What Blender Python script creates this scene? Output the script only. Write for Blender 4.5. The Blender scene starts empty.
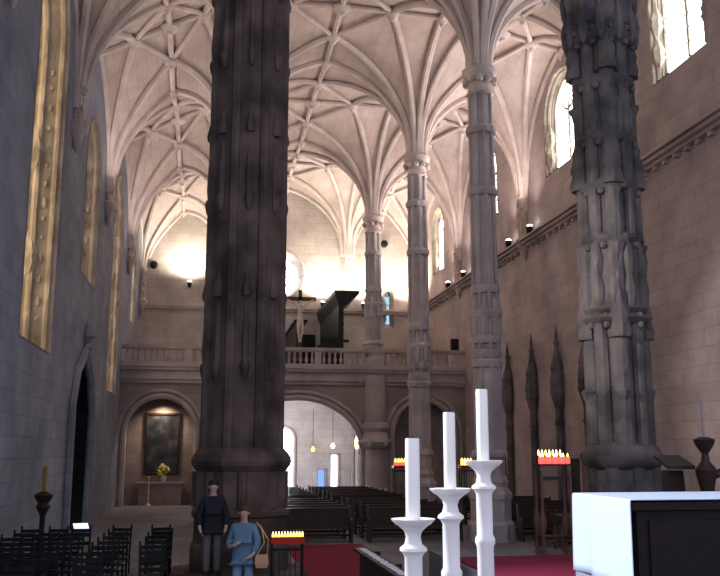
import bpy, bmesh, math, random
from mathutils import Vector, Matrix
random.seed(7)
PI = math.pi
S = bpy.context.scene
COL = S.collection

# ------------------------------------------------------------------ helpers
class MB:
    """collects shapes into one bmesh"""
    def __init__(s): s.bm = bmesh.new()
    def box(s, x0, x1, y0, y1, z0, z1, mat=None):
        vs = [s.bm.verts.new(p) for p in ((x0,y0,z0),(x1,y0,z0),(x1,y1,z0),(x0,y1,z0),(x0,y0,z1),(x1,y0,z1),(x1,y1,z1),(x0,y1,z1))]
        if mat is not None:
            for v in vs: v.co = mat @ v.co
        for f in ((0,3,2,1),(4,5,6,7),(0,1,5,4),(1,2,6,5),(2,3,7,6),(3,0,4,7)):
            s.bm.faces.new([vs[i] for i in f])
        return s
    def loft(s, rings, cap=True, closed=True):
        R = [[s.bm.verts.new(p) for p in r] for r in rings]
        n = len(R[0])
        for a, b in zip(R[:-1], R[1:]):
            for i in range(n if closed else n-1):
                j = (i+1) % n
                s.bm.faces.new((a[i], a[j], b[j], b[i]))
        if cap:
            s.bm.faces.new(list(reversed(R[0]))); s.bm.faces.new(R[-1])
        return s
    def lathe(s, prof, c=(0,0,0), n=24, rot=0.0, sx=1, sy=1, flute=0):
        rings = []
        for r, z in prof:
            ring = []
            for i in range(n):
                a = rot + 2*PI*i/n
                rr = r*(1-flute*(i % 2))
                ring.append((c[0]+rr*math.cos(a)*sx, c[1]+rr*math.sin(a)*sy, c[2]+z))
            rings.append(ring)
        return s.loft(rings)
    def tube(s, pts, r, n=6):
        pts = [Vector(p) for p in pts]
        rad = r if isinstance(r, (list, tuple)) else [r]*len(pts)
        rings = []; up = None
        for i, p in enumerate(pts):
            t = (pts[min(i+1, len(pts)-1)] - pts[max(i-1, 0)]).normalized()
            if up is None:
                up = Vector((0,0,1)) if abs(t.z) < .9 else Vector((1,0,0))
            u = up - t*up.dot(t)
            if u.length < 1e-4: u = t.orthogonal()
            u.normalize(); up = u
            v = t.cross(u)
            rings.append([p + (u*math.cos(2*PI*k/n) + v*math.sin(2*PI*k/n))*rad[i] for k in range(n)])
        return s.loft(rings)
    def ball(s, c, r, n=10, m=6, sx=1, sy=1, sz=1):
        prof = [(max(.001, r*math.sin(PI*i/m)), -r*sz*math.cos(PI*i/m)) for i in range(m+1)]
        return s.lathe(prof, c, n, 0, sx, sy)
    def poly(s, pts, ext):
        """extrude polygon pts by vector ext"""
        e = Vector(ext)
        return s.loft([pts, [Vector(p)+e for p in pts]])
    def build(s, name, mat, parent=None, smooth=False, bevel=0, angle=35):
        bmesh.ops.recalc_face_normals(s.bm, faces=s.bm.faces[:])
        me = bpy.data.meshes.new(name); s.bm.to_mesh(me); s.bm.free()
        o = bpy.data.objects.new(name, me); COL.objects.link(o)
        if mat: me.materials.append(mat)
        if smooth:
            for p in me.polygons: p.use_smooth = True
            try: me.set_sharp_from_angle(angle=math.radians(angle))
            except Exception: pass
        if parent is not None: o.parent = parent
        if bevel:
            md = o.modifiers.new('bevel', 'BEVEL'); md.width = bevel; md.segments = 2; md.limit_method = 'ANGLE'
        return o

def tag(o, label=None, cat=None, group=None, kind=None):
    if label: o['label'] = label
    if cat: o['category'] = cat
    if group: o['group'] = group
    if kind: o['kind'] = kind
    return o
def thing(name, label, cat, loc=(0,0,0), rz=0, group=None):
    o = bpy.data.objects.new(name, None); COL.objects.link(o)
    o.location = loc; o.rotation_euler = (0,0,rz); o.empty_display_size = .2
    return tag(o, label, cat, group)
def struct(o):
    o['kind'] = 'structure'; return o
def kids(o): return [c for c in bpy.data.objects if c.parent == o]
def dup(root, loc, rz=0, label=None, group=None, tree=None):
    r = root.copy(); COL.objects.link(r); r.location = loc; r.rotation_euler = (0,0,rz)
    if label: r['label'] = label
    if group: r['group'] = group
    for ch in (tree if tree is not None else kids(root)):
        c = ch.copy(); COL.objects.link(c); c.parent = r
        for g in kids(ch):
            d = g.copy(); COL.objects.link(d); d.parent = c
    return r

# ------------------------------------------------------------------ materials
def new_mat(name):
    m = bpy.data.materials.new(name); m.use_nodes = True
    nt = m.node_tree; b = nt.nodes['Principled BSDF']
    return m, nt, b
def plain(name, col, rough=.6, metal=0, noise=.12, scale=6, bump=.0):
    m, nt, b = new_mat(name)
    tc = nt.nodes.new('ShaderNodeTexCoord')
    n = nt.nodes.new('ShaderNodeTexNoise'); n.inputs['Scale'].default_value = scale; n.inputs['Detail'].default_value = 4
    nt.links.new(tc.outputs['Object'], n.inputs['Vector'])
    mx = nt.nodes.new('ShaderNodeMix'); mx.data_type = 'RGBA'
    mx.inputs[6].default_value = (*[c*(1-noise) for c in col], 1); mx.inputs[7].default_value = (*[min(1, c*(1+noise)) for c in col], 1)
    nt.links.new(n.outputs['Fac'], mx.inputs[0]); nt.links.new(mx.outputs[2], b.inputs['Base Color'])
    b.inputs['Specular IOR Level'].default_value = .2; b.inputs['Roughness'].default_value = rough; b.inputs['Metallic'].default_value = metal
    if bump:
        bp = nt.nodes.new('ShaderNodeBump'); bp.inputs['Strength'].default_value = bump; bp.inputs['Distance'].default_value = .03
        nt.links.new(n.outputs['Fac'], bp.inputs['Height']); nt.links.new(bp.outputs['Normal'], b.inputs['Normal'])
    return m
def emit(name, col, strength):
    m, nt, b = new_mat(name)
    b.inputs['Base Color'].default_value = (*[c*.6 for c in col], 1)
    b.inputs['Emission Color'].default_value = (*col, 1); b.inputs['Emission Strength'].default_value = strength
    return m
def masonry(name, c1, c2, mortar, axes, bw=1.1, bh=.45, bump=.35, stain=.45, msize=.012):
    """ashlar blocks laid on the plane of the two world axes named in axes"""
    m, nt, b = new_mat(name)
    geo = nt.nodes.new('ShaderNodeNewGeometry')
    sep = nt.nodes.new('ShaderNodeSeparateXYZ'); nt.links.new(geo.outputs['Position'], sep.inputs[0])
    com = nt.nodes.new('ShaderNodeCombineXYZ')
    nt.links.new(sep.outputs[axes[0]], com.inputs[0]); nt.links.new(sep.outputs[axes[1]], com.inputs[1])
    br = nt.nodes.new('ShaderNodeTexBrick')
    br.inputs['Scale'].default_value = 1; br.inputs['Brick Width'].default_value = bw; br.inputs['Row Height'].default_value = bh
    br.inputs['Mortar Size'].default_value = msize; br.inputs['Color1'].default_value = (*c1, 1); br.inputs['Color2'].default_value = (*c2, 1)
    br.inputs['Mortar'].default_value = (*mortar, 1); br.inputs['Bias'].default_value = 0
    nt.links.new(com.outputs[0], br.inputs['Vector'])
    n = nt.nodes.new('ShaderNodeTexNoise'); n.inputs['Scale'].default_value = .55; n.inputs['Detail'].default_value = 6; n.inputs['Roughness'].default_value = .65
    nt.links.new(geo.outputs['Position'], n.inputs['Vector'])
    cr = nt.nodes.new('ShaderNodeValToRGB'); cr.color_ramp.elements[0].position = .3; cr.color_ramp.elements[1].position = .7
    v = 1-stain; cr.color_ramp.elements[0].color = (v, v*.97, v*.95, 1); cr.color_ramp.elements[1].color = (1.1, 1.08, 1.06, 1)
    nt.links.new(n.outputs['Fac'], cr.inputs[0])
    mx = nt.nodes.new('ShaderNodeMix'); mx.data_type = 'RGBA'; mx.blend_type = 'MULTIPLY'; mx.inputs[0].default_value = 1
    nt.links.new(br.outputs['Color'], mx.inputs[6]); nt.links.new(cr.outputs[0], mx.inputs[7])
    nt.links.new(mx.outputs[2], b.inputs['Base Color'])
    n2 = nt.nodes.new('ShaderNodeTexNoise'); n2.inputs['Scale'].default_value = 7; n2.inputs['Detail'].default_value = 5
    nt.links.new(geo.outputs['Position'], n2.inputs['Vector'])
    ma = nt.nodes.new('ShaderNodeMath'); ma.operation = 'MULTIPLY_ADD'; ma.inputs[1].default_value = -1.0
    nt.links.new(br.outputs['Fac'], ma.inputs[0]); nt.links.new(n2.outputs['Fac'], ma.inputs[2])
    bp = nt.nodes.new('ShaderNodeBump'); bp.inputs['Strength'].default_value = bump; bp.inputs['Distance'].default_value = .04
    nt.links.new(ma.outputs[0], bp.inputs['Height']); nt.links.new(bp.outputs['Normal'], b.inputs['Normal'])
    b.inputs['Roughness'].default_value = .85
    return m
def carved(name, c1, c2, scale=3.0, bump=.8, vs=1.0):
    """weathered stone with carved relief"""
    m, nt, b = new_mat(name)
    tc = nt.nodes.new('ShaderNodeNewGeometry')
    mp = nt.nodes.new('ShaderNodeMapping'); mp.inputs['Scale'].default_value = (1, 1, vs)
    nt.links.new(tc.outputs['Position'], mp.inputs[0])
    vo = nt.nodes.new('ShaderNodeTexVoronoi'); vo.inputs['Scale'].default_value = scale
    nt.links.new(mp.outputs[0], vo.inputs['Vector'])
    n = nt.nodes.new('ShaderNodeTexNoise'); n.inputs['Scale'].default_value = 1.3; n.inputs['Detail'].default_value = 7
    nt.links.new(tc.outputs['Position'], n.inputs['Vector'])
    cr = nt.nodes.new('ShaderNodeValToRGB'); cr.color_ramp.elements[0].position = .35; cr.color_ramp.elements[1].position = .65
    cr.color_ramp.elements[0].color = (*c1, 1); cr.color_ramp.elements[1].color = (*c2, 1)
    nt.links.new(n.outputs['Fac'], cr.inputs[0]); nt.links.new(cr.outputs[0], b.inputs['Base Color'])
    bp = nt.nodes.new('ShaderNodeBump'); bp.inputs['Strength'].default_value = bump; bp.inputs['Distance'].default_value = .08
    nt.links.new(vo.outputs['Distance'], bp.inputs['Height']); nt.links.new(bp.outputs['Normal'], b.inputs['Normal'])
    b.inputs['Roughness'].default_value = .85
    return m

M = {}
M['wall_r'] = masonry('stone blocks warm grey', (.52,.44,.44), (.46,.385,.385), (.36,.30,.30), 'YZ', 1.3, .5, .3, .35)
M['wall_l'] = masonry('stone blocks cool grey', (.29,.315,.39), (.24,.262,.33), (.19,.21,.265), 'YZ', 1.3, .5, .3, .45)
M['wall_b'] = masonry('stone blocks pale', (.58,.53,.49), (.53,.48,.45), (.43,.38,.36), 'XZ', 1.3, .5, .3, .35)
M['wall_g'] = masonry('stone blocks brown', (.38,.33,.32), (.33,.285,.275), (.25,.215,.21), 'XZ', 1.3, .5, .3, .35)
M['vault'] = masonry('vault stone courses', (.56,.475,.44), (.50,.42,.39), (.44,.365,.34), 'YX', 1.0, .38, .25, .28)
M['rib'] = carved('rib stone', (.48,.41,.39), (.62,.54,.51), 3, .15)
M['jamb'] = carved('carved jamb stone', (.30,.25,.19), (.50,.43,.34), 3.2, 1.0, .6)
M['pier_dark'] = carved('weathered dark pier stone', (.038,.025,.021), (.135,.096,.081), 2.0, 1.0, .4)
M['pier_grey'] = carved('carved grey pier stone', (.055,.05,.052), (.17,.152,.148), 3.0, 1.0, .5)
M['column'] = carved('carved column stone', (.36,.325,.335), (.50,.46,.465), 4.5, .7, .5)
M['shaft'] = carved('carved wall shaft stone', (.42,.34,.31), (.56,.46,.42), 4.5, .8, .6)
M['gallery'] = carved('gallery stone', (.36,.315,.31), (.47,.42,.41), 2.5, .25)
M['floor'] = masonry('floor flags', (.21,.21,.235), (.17,.17,.19), (.10,.10,.11), 'XY', 1.0, 1.0, .12, .3)
M['marble'] = plain('white marble', (.82,.80,.80), .35, noise=.06)
M['wax'] = plain('white wax', (.9,.88,.84), .5, noise=.03)
M['cloth'] = plain('white altar linen', (.58,.67,.83), .8, noise=.03, scale=20, bump=.08)
M['dark'] = plain('dark varnished wood', (.035,.025,.022), .45, noise=.3)
M['pew'] = plain('dark brown pew wood', (.05,.034,.03), .4, noise=.3)
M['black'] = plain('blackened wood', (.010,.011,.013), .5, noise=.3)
M['organ'] = plain('dark green black wood', (.02,.023,.02), .5, noise=.3)
M['brown'] = plain('brown wood', (.11,.06,.042), .5, noise=.3)
M['iron'] = plain('dark iron', (.03,.028,.03), .5, .6)
M['carpet'] = plain('red carpet', (.20,.014,.045), .95, noise=.2, scale=40, bump=.2)
M['red'] = plain('red lacquer', (.45,.03,.02), .45)
M['brass'] = plain('brass', (.55,.38,.14), .35, .9)
M['paper'] = plain('white paper', (.85,.86,.9), .8, noise=.03)
M['flame'] = emit('candle flame', (1,.62,.2), 9)
M['redglass'] = emit('lit red glass', (1,.05,.04), 3.2)
M['yelglow'] = emit('lit amber glass', (1,.55,.08), 3.0)
M['lamp'] = emit('floodlight lens', (1,.9,.78), 14)
M['glass_day'] = emit('bright daylight glass', (.93,.95,1), 6)
M['glass_gold'] = emit('golden lit glass', (1,.78,.50), 4.0)
M['glass_warm'] = emit('warm white glass', (1,.82,.72), 3.0)
M['glass_blue'] = emit('pale blue stained glass', (.35,.62,.9), .9)
M['glass_door'] = emit('daylight through doorway', (.75,.83,1), 4)
M['glass_pane'] = emit('blue daylight pane', (.22,.35,.95), 1.1)
M['leaf'] = plain('yellow green leaves', (.42,.46,.05), .6, noise=.4, scale=20)
M['flower'] = plain('pale yellow petals', (.8,.82,.35), .6)
M['pale_stone'] = plain('pale carved figure', (.62,.55,.47), .6)
M['skin'] = plain('skin', (.55,.36,.30), .5, noise=.05)
M['hair'] = plain('brown hair', (.09,.05,.035), .6, noise=.3, scale=40)
M['hair_d'] = plain('dark hair', (.02,.017,.016), .6, noise=.3, scale=40)
M['denim'] = plain('blue denim', (.13,.24,.36), .85, noise=.25, scale=30)
M['jeans'] = plain('pale blue jeans', (.25,.37,.52), .85, noise=.2, scale=30)
M['jacket'] = plain('dark navy jacket', (.018,.02,.026), .8)
M['trouser'] = plain('grey trousers', (.14,.13,.135), .85)
M['bag'] = plain('tan bag', (.62,.36,.22), .6)
M['shoe'] = plain('dark shoe leather', (.02,.018,.017), .5)

# painting: dark varnished figures made from noise
m, nt, b = new_mat('old oil painting')
tc = nt.nodes.new('ShaderNodeTexCoord'); n = nt.nodes.new('ShaderNodeTexNoise'); n.inputs['Scale'].default_value = 1.6; n.inputs['Detail'].default_value = 3
nt.links.new(tc.outputs['Object'], n.inputs['Vector'])
cr = nt.nodes.new('ShaderNodeValToRGB'); el = cr.color_ramp.elements
el[0].position = .38; el[0].color = (.012,.012,.014,1); el[1].position = .72; el[1].color = (.16,.11,.075,1)
e = el.new(.55); e.color = (.03,.04,.05,1)
nt.links.new(n.outputs['Fac'], cr.inputs[0]); nt.links.new(cr.outputs[0], b.inputs['Base Color']); b.inputs['Roughness'].default_value = .4
M['painting'] = m

# ------------------------------------------------------------------ plan (metres)
XL, Xl, Xr, XR = -4.23, .69, 8.62, 13.47
YS = [8.46, 17.46, 26.46, 35.42, 45.56, 54.5]
YB = YS[-1]
XC = (Xl+Xr)/2
def t_of(x): return min(1, max(0, (abs(x-XC)-3.93)/4.92))
def spring(x): return 15.1 - 1.5*t_of(x)
def crown(x): return 19.5 - (2.6 if x < XC else 1.0)*t_of(x)
SUP = [(x, y) for x in (XL, Xl, Xr, XR) for y in YS]
def vz(x, y):
    r = min(math.hypot(x-a, y-c) for a, c in SUP)
    r = max(0, r-.30)
    q = 1-min(r, 5.8)/5.8
    g = max(0, 1-q**2.3)**.5
    return spring(x) + (crown(x)-spring(x))*g

# ------------------------------------------------------------------ ceiling: vault web, rib nets, bosses
bm = MB()
x0, x1, y0, y1 = XL-.6, XR+.6, 8.46, YB+.3
nx, ny = 84, 210
grid = [[bm.bm.verts.new((x0+(x1-x0)*i/nx, y0+(y1-y0)*j/ny, vz(min(XR, max(XL, x0+(x1-x0)*i/nx)), y0+(y1-y0)*j/ny)+.06)) for i in range(nx+1)] for j in range(ny+1)]
for j in range(ny):
    for i in range(nx):
        bm.bm.faces.new((grid[j][i], grid[j][i+1], grid[j+1][i+1], grid[j+1][i]))
ceiling = bm.build('ceiling', M['vault'], None, True, angle=60)
struct(ceiling)
def rib(mb, a, c, r, n=14):
    pts = []
    for k in range(n+1):
        t = k/n; t = t*t*(3-2*t)*.5+t*.5
        x, y = a[0]+(c[0]-a[0])*t, a[1]+(c[1]-a[1])*t
        pts.append((x, y, vz(x, y)-.06))
    mb.tube(pts, r, 6)
def trunk_rib(mb, s, c, r, r0, n=16):
    """rib that starts on the support's rim and follows the web"""
    d = Vector((c[0]-s[0], c[1]-s[1])); L = d.length; d /= L
    pts = []
    for k in range(n+1):
        t = (k/n)**1.7
        q = r0+(L-r0)*t
        x, y = s[0]+d.x*q, s[1]+d.y*q
        pts.append((x, y, vz(x, y)-.05))
    p = pts[0]; pts.insert(0, (p[0], p[1], p[2]-.7))
    mb.tube(pts, r, 6)
def boss_shape(mb, p, r):
    z = vz(*p)
    mb.lathe([(r*.5, .1), (r, -.02), (r*1.05, -.12), (r*.75, -.22), (r*.45, -.26), (r*.3, -.36), (.02, -.4)], (p[0], p[1], z-.05), 8)
xs = [XL, Xl, Xr, XR]
for i in range(3):
    for j in range(1, 5):
        xa, xb, ya, yb = xs[i], xs[i+1], YS[j], YS[j+1]
        cx, cyy = (xa+xb)/2, (ya+yb)/2
        mb = MB()
        C = (cx, cyy); Ms = [(cx, ya), (xb, cyy), (cx, yb), (xa, cyy)]
        T = [((C[0]+m_[0])/2, (C[1]+m_[1])/2) for m_ in Ms]
        for sx, sy, near in ((xa, ya, (0, 3)), (xb, ya, (0, 1)), (xb, yb, (2, 1)), (xa, yb, (2, 3))):
            wall = sx in (XL, XR)
            r0 = .18 if wall else .34
            for k in near: trunk_rib(mb, (sx, sy), T[k], .13, r0)
            for k in near:
                if k == 2 or (k == 0 and j == 1): trunk_rib(mb, (sx, sy), Ms[k], .14, r0)
                if k == 1 or (k == 3 and i == 0): trunk_rib(mb, (sx, sy), Ms[k], .14, r0)
        for k in range(4):
            rib(mb, C, Ms[k], .11, 8); rib(mb, T[k], T[(k+1) % 4], .1, 8)
            q = (T[k][0], T[k][1]); boss_shape(mb, q, .26)
        for k in (1, 2): boss_shape(mb, Ms[k], .22)
        net = mb.build('rib_net', M['rib'], ceiling, True)
        bs = MB(); boss_shape(bs, C, .36); bs.build('boss', M['rib'], ceiling, True)

# ------------------------------------------------------------------ walls with windows
def arch_ring(axis, pos, c, hw, z0, zs, n=12):
    """points of a round-headed opening: axis 'x' = opening in a wall of constant x"""
    pts = [(-hw, z0), (hw, z0)] + [(hw*math.cos(PI*k/n), zs+hw*math.sin(PI*k/n)) for k in range(n+1)]
    if axis == 'x': return [(pos, c+u, z) for u, z in pts]
    return [(c+u, pos, z) for u, z in pts]
def cut(o, cutters):
    for c in cutters:
        md = o.modifiers.new('b', 'BOOLEAN'); md.operation = 'DIFFERENCE'; md.object = c; md.solver = 'EXACT'
    bpy.context.view_layer.update()
    dg = bpy.context.evaluated_depsgraph_get()
    me = bpy.data.meshes.new_from_object(o.evaluated_get(dg))
    o.modifiers.clear(); o.data = me
    assert len(me.polygons) > 8, o.name
    for c in cutters: bpy.data.objects.remove(c)
def boxob(*a):
    mb = MB(); mb.box(*a); return mb.build('wall', None)
wn = [0]
def window(axis, pos, depth, c, hw, z0, zs, hw2, glass, cutters, sill_drop=.0, bars=3, mull=1):
    """splayed opening from pos (room face) outwards by depth (signed); returns nothing, adds frame and glass"""
    sg = 1 if depth > 0 else -1
    mb = MB()
    z02 = z0+.35
    mb.loft([arch_ring(axis, pos-sg*.3, c, hw+.06, z0-.03, zs), arch_ring(axis, pos, c, hw, z0, zs), arch_ring(axis, pos+depth, c, hw2, z02, zs), arch_ring(axis, pos+sg*3, c, hw2, z02, zs)])
    cutters.append(mb.build('cutter', None))
    wn[0] += 1
    g = MB(); g.loft([arch_ring(axis, pos+depth*1.02, c, hw2+.02, z02, zs), arch_ring(axis, pos+depth*1.02+sg*.04, c, hw2+.02, z02, zs)])
    w = g.build('window_%d' % wn[0], glass); struct(w)
    # tracery
    f = MB(); p = pos+depth*.97
    def P(u, z): return (p, c+u, z) if axis == 'x' else (c+u, p, z)
    ring = [(-hw2, z02), (-hw2, zs)] + [(-hw2*math.cos(PI*k/12), zs+hw2*math.sin(PI*k/12)) for k in range(1, 12)] + [(hw2, zs), (hw2, z02)]
    f.tube([P(*q) for q in ring], .1, 6)
    for k in range(1, mull+1):
        u = -hw2+2*hw2*k/(mull+1); f.tube([P(u, z02), P(u, zs+.4*hw2)], .06, 6)
    for k in range(1, bars+1):
        z = z02+(zs-z02)*k/bars; f.tube([P(-hw2, z), P(hw2, z)], .025, 4)
    f.tube([P(hw2*.45*math.cos(a), zs+hw2*.42+hw2*.4*math.sin(a)) for a in [2*PI*k/12 for k in range(13)]], .05, 5)
    f.build('tracery', M['jamb'], w, True)
    # moulded jamb rolls, carved leaf knots up the splay
    jb = MB()
    for q, rr in ((.12, .09), (.45, .11), (.75, .08)):
        h_ = hw+(hw2-hw)*q; zz = z0+.35*q; pp = pos+depth*q
        for s_ in (-1, 1):
            a = (pp, c+s_*h_, zz) if axis == 'x' else (c+s_*h_, pp, zz)
            e_ = (pp, c+s_*h_, zs) if axis == 'x' else (c+s_*h_, pp, zs)
            jb.tube([a, e_], rr, 8)
        arc = [(h_*math.cos(PI*k/12), zs+h_*math.sin(PI*k/12)) for k in range(13)]
        jb.tube([((pp, c+u, z) if axis == 'x' else (c+u, pp, z)) for u, z in arc], rr, 8)
    for s_ in (-1, 1):
        z = z0+.6; k = 0
        while z < zs:
            q = .28 if k % 2 else .62
            h_ = hw+(hw2-hw)*q; pp = pos+depth*q
            cpt = (pp, c+s_*h_, z) if axis == 'x' else (c+s_*h_, pp, z)
            jb.ball(cpt, random.uniform(.06, .1), 6, 4, sz=random.uniform(1, 2)); z += random.uniform(.2, .34); k += 1
    for zc in (.28, .62):                                   # little carved canopies break the mouldings
        for s_ in (-1, 1):
            h_ = hw+(hw2-hw)*.5; pp = pos+depth*.5; zz = z0+(zs-z0)*zc
            cpt = (pp, c+s_*h_, zz) if axis == 'x' else (c+s_*h_, pp, zz)
            jb.lathe([(.02, -.5), (.16, -.2), (.24, 0), (.2, .15), (.24, .25), (.12, .6), (.02, 1.0)], cpt, 7)
    jb.build('jamb_moulding', M['jamb'], w, True)
    ln = MB()
    ln.loft([arch_ring(axis, pos-sg*.02, c, hw-.0, z0+.01, zs), arch_ring(axis, pos+depth*.99, c, hw2-.015, z02+.015, zs)], cap=False)
    ln.build('jamb_lining', M['jamb'] if axis == 'x' else M['rib'], w, True)
    return w

# right wall
wr = boxob(XR, XR+1.6, 6, YB+1.6, -.2, 21)
cs = []
WR = []
for c, z0, zs, hw in ((22.5, 13.9, 17.0, 1.55), (31.3, 13.7, 16.1, 1.65), (40.5, 13.9, 16.2, 1.5), (50.2, 13.2, 15.8, 1.4)):
    window('x', XR, .42, c, hw, z0, zs, hw*.86, M['glass_day'], cs, bars=6)
cut(wr, cs); wr.name = 'wall_right'; struct(wr); wr.data.materials.clear(); wr.data.materials.append(M['wall_r'])
# left wall
wl = boxob(XL-2.2, XL, 6, YB+1.6, -.2, 19)
cs = []
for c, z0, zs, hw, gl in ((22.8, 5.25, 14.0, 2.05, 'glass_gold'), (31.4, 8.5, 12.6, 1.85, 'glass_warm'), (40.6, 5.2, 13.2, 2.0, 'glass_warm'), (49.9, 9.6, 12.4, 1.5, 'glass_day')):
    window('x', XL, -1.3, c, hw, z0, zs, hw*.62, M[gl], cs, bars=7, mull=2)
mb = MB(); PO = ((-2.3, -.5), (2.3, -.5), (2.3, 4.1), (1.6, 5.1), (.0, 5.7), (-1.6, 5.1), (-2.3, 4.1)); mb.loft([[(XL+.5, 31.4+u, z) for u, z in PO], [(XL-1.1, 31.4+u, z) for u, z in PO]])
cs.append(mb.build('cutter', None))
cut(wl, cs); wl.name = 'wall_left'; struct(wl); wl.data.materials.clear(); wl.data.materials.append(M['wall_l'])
# left portal
d = MB(); d.box(XL-1.05, XL-.95, 29.1, 33.7, 0, 5.7); door = struct(d.build('door_1', M['black']))
d = MB()
for k in range(8):
    for q in range(4): d.box(XL-.96, XL-.92, 29.25+k*.56, 29.7+k*.56, .2+q*1.2, 1.2+q*1.2)
dp = d.build('door_panel', M['black'], door)
d = MB(); d.ball((XL-.88, 31.2, 1.2), .07); d.build('door_handle', M['brass'], dp)
d = MB(); PI_ = [(31.4+(u*.995), z-.02) for u, z in PO]; d.loft([[(XL-.02, u, z) for u, z in PI_], [(XL-.95, u, z) for u, z in PI_]], cap=False); d.build('door_leaf', M['black'], door)  # black lining added over the stone reveal to darken the doorway
d = MB()
for q, r in ((.0, .16), (.25, .1)):
    pts = [(XL+.06+0*q, 28.9+q, 0), (XL+.06, 28.9+q, 4.1), (XL+.06, 29.7+q, 5.3-q*.5), (XL+.06, 31.4, 6.1-q), (XL+.06, 33.1-q, 5.3-q*.5), (XL+.06, 33.9-q, 4.1), (XL+.06, 33.9-q, 0)]
    d.tube(pts, r, 8)
d.lathe([(.12, 0), (.22, .15), (.1, .3), (.26, .55), (.06, .95), (.01, 1.2)], (XL+.1, 31.4, 6.0), 8)
d.build('portal_moulding', M['wall_l'], door, True)

# back wall, gallery level and under-gallery
wb = boxob(XL-2, XR+1.6, YB, YB+1.4, -.2, 20.5)
cs = []
# rose window
rc, rz_, rr_ = 4.25, 13.6, 1.6
def circ(p, r, n=28): return [(rc+r*math.cos(2*PI*k/n), p, rz_+r*math.sin(2*PI*k/n)) for k in range(n)]
mb = MB(); mb.loft([circ(YB-.2, rr_+.05), circ(YB, rr_), circ(YB+.9, rr_*.8), circ(YB+2, rr_*.8)]); cs.append(mb.build('cutter', None))
wn[0] += 1
g = MB(); g.loft([circ(YB+.9, rr_*.82), circ(YB+.94, rr_*.82)]); rose = struct(g.build('window_%d' % wn[0], M['glass_day']))
f = MB(); f.tube([Vector(p) for p in circ(YB+.1, rr_*1.02)+[circ(YB+.1, rr_*1.02)[0]]], .14, 8)
for k in range(8):
    a = 2*PI*k/8; f.tube([(rc+.3*math.cos(a), YB+.85, rz_+.3*math.sin(a)), (rc+1.4*math.cos(a), YB+.85, rz_+1.4*math.sin(a))], .05, 5)
f.build('tracery', M['rib'], rose, True)
# small window at the right of the gallery and west windows of the under-gallery
window('y', YB, .6, 11.3, .36, 10.3, 12.5, .26, M['glass_blue'], cs, bars=3, mull=0)
mb = MB(); mb.loft([arch_ring('y', YB-.3, 4.675, .675, .15, 3.4), arch_ring('y', YB+2, 4.675, .675, .15, 3.4)]); cs.append(mb.build('cutter', None))
for c, h in ((7.05, 1.5), (7.85, 2.4)):
    mb = MB(); mb.box(c-.24, c+.24, YB-.3, YB+2, .2, h); cs.append(mb.build('cutter', None))
cut(wb, cs); wb.name = 'wall_back'; struct(wb); wb.data.materials.clear(); wb.data.materials.append(M['wall_b'])
d = MB(); d.loft([arch_ring('y', YB+.8, 4.675, .68, .1, 3.4), arch_ring('y', YB+.86, 4.675, .68, .1, 3.4)]); wd = struct(d.build('door_2', M['glass_door']))
d = MB(); d.tube([(4.0, YB-.05, 0), (4.0, YB-.05, 3.4)]+[(4.675-.675*math.cos(PI*k/8), YB-.05, 3.4+.675*math.sin(PI*k/8)) for k in range(1, 8)]+[(5.35, YB-.05, 3.4), (5.35, YB-.05, 0)], .12, 8); d.build('door_moulding', M['rib'], wd, True)
d = MB()
for k in range(5): d.box(4.0+k*.33, 4.04+k*.33, YB+.7, YB+.76, .1, 3.6)
d.box(3.98, 5.37, YB+.7, YB+.76, 2.2, 2.3); d.build('glazing_bar', M['iron'], wd)
for i, (c, h, gm) in enumerate(((7.05, 1.5, 'glass_pane'), (7.85, 2.4, 'glass_door'))):
    wn[0] += 1
    d = MB(); d.box(c-.26, c+.26, YB+.5, YB+.55, .15, h+.03); w = struct(d.build('window_%d' % wn[0], M[gm]))
    d = MB(); d.box(c-.3, c-.22, YB-.06, YB+.5, .15, h+.08); d.box(c+.22, c+.3, YB-.06, YB+.5, .15, h+.08); d.box(c-.3, c+.3, YB-.06, YB+.5, h, h+.1); d.build('window_frame', M['glass_pane'] if 0 else M['gallery'], w)

# floor, chancel
mb = MB(); mb.box(XL-.2, XR+.2, 6, YB+3, -.3, 0); struct(mb.build('floor', M['floor']))
mb = MB(); mb.box(XL, XR, -4, 9.6, 0, 1.2); mb.box(3.4, XR, 9.6, 13.5, 0, 1.2)
for k in range(4): mb.box(XL, 3.4, 9.6, 9.6+.35*(4-k), .24*k, .24*(k+1))
struct(mb.build('floor_chancel', M['floor']))
mb = MB(); mb.box(3.45, 8.2, 9.9, 12.4, 1.2, 1.225); tag(mb.build('altar_carpet', M['carpet']), 'red carpet on the raised step beyond the white altar', 'carpet')
mb = MB(); mb.box(2.3, 4.55, 17.0, 26.1, 0, .02); tag(mb.build('aisle_carpet', M['carpet']), 'red carpet runner on the nave floor before the pews', 'carpet')

# cornices
mb = MB()
for z, dz, p in ((11.28, .1, .2), (11.38, .12, .36), (11.5, .08, .48)): mb.box(XR-p, XR+.05, 7, YB, z, z+dz)
y = 7.2
while y < YB: mb.box(XR-.16, XR, y, y+.2, 11.16, 11.28); y += .62
struct(mb.build('trim_1', M['wall_r']))
mb = MB()
for z, dz, p in ((11.2, .14, .2), (11.34, .14, .3)): mb.box(XL, XR, YB-p, YB+.05, z, z+dz)
struct(mb.build('trim_2', M['wall_b']))

# ------------------------------------------------------------------ gallery
GF = 6.9
GY = 45.2
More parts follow.
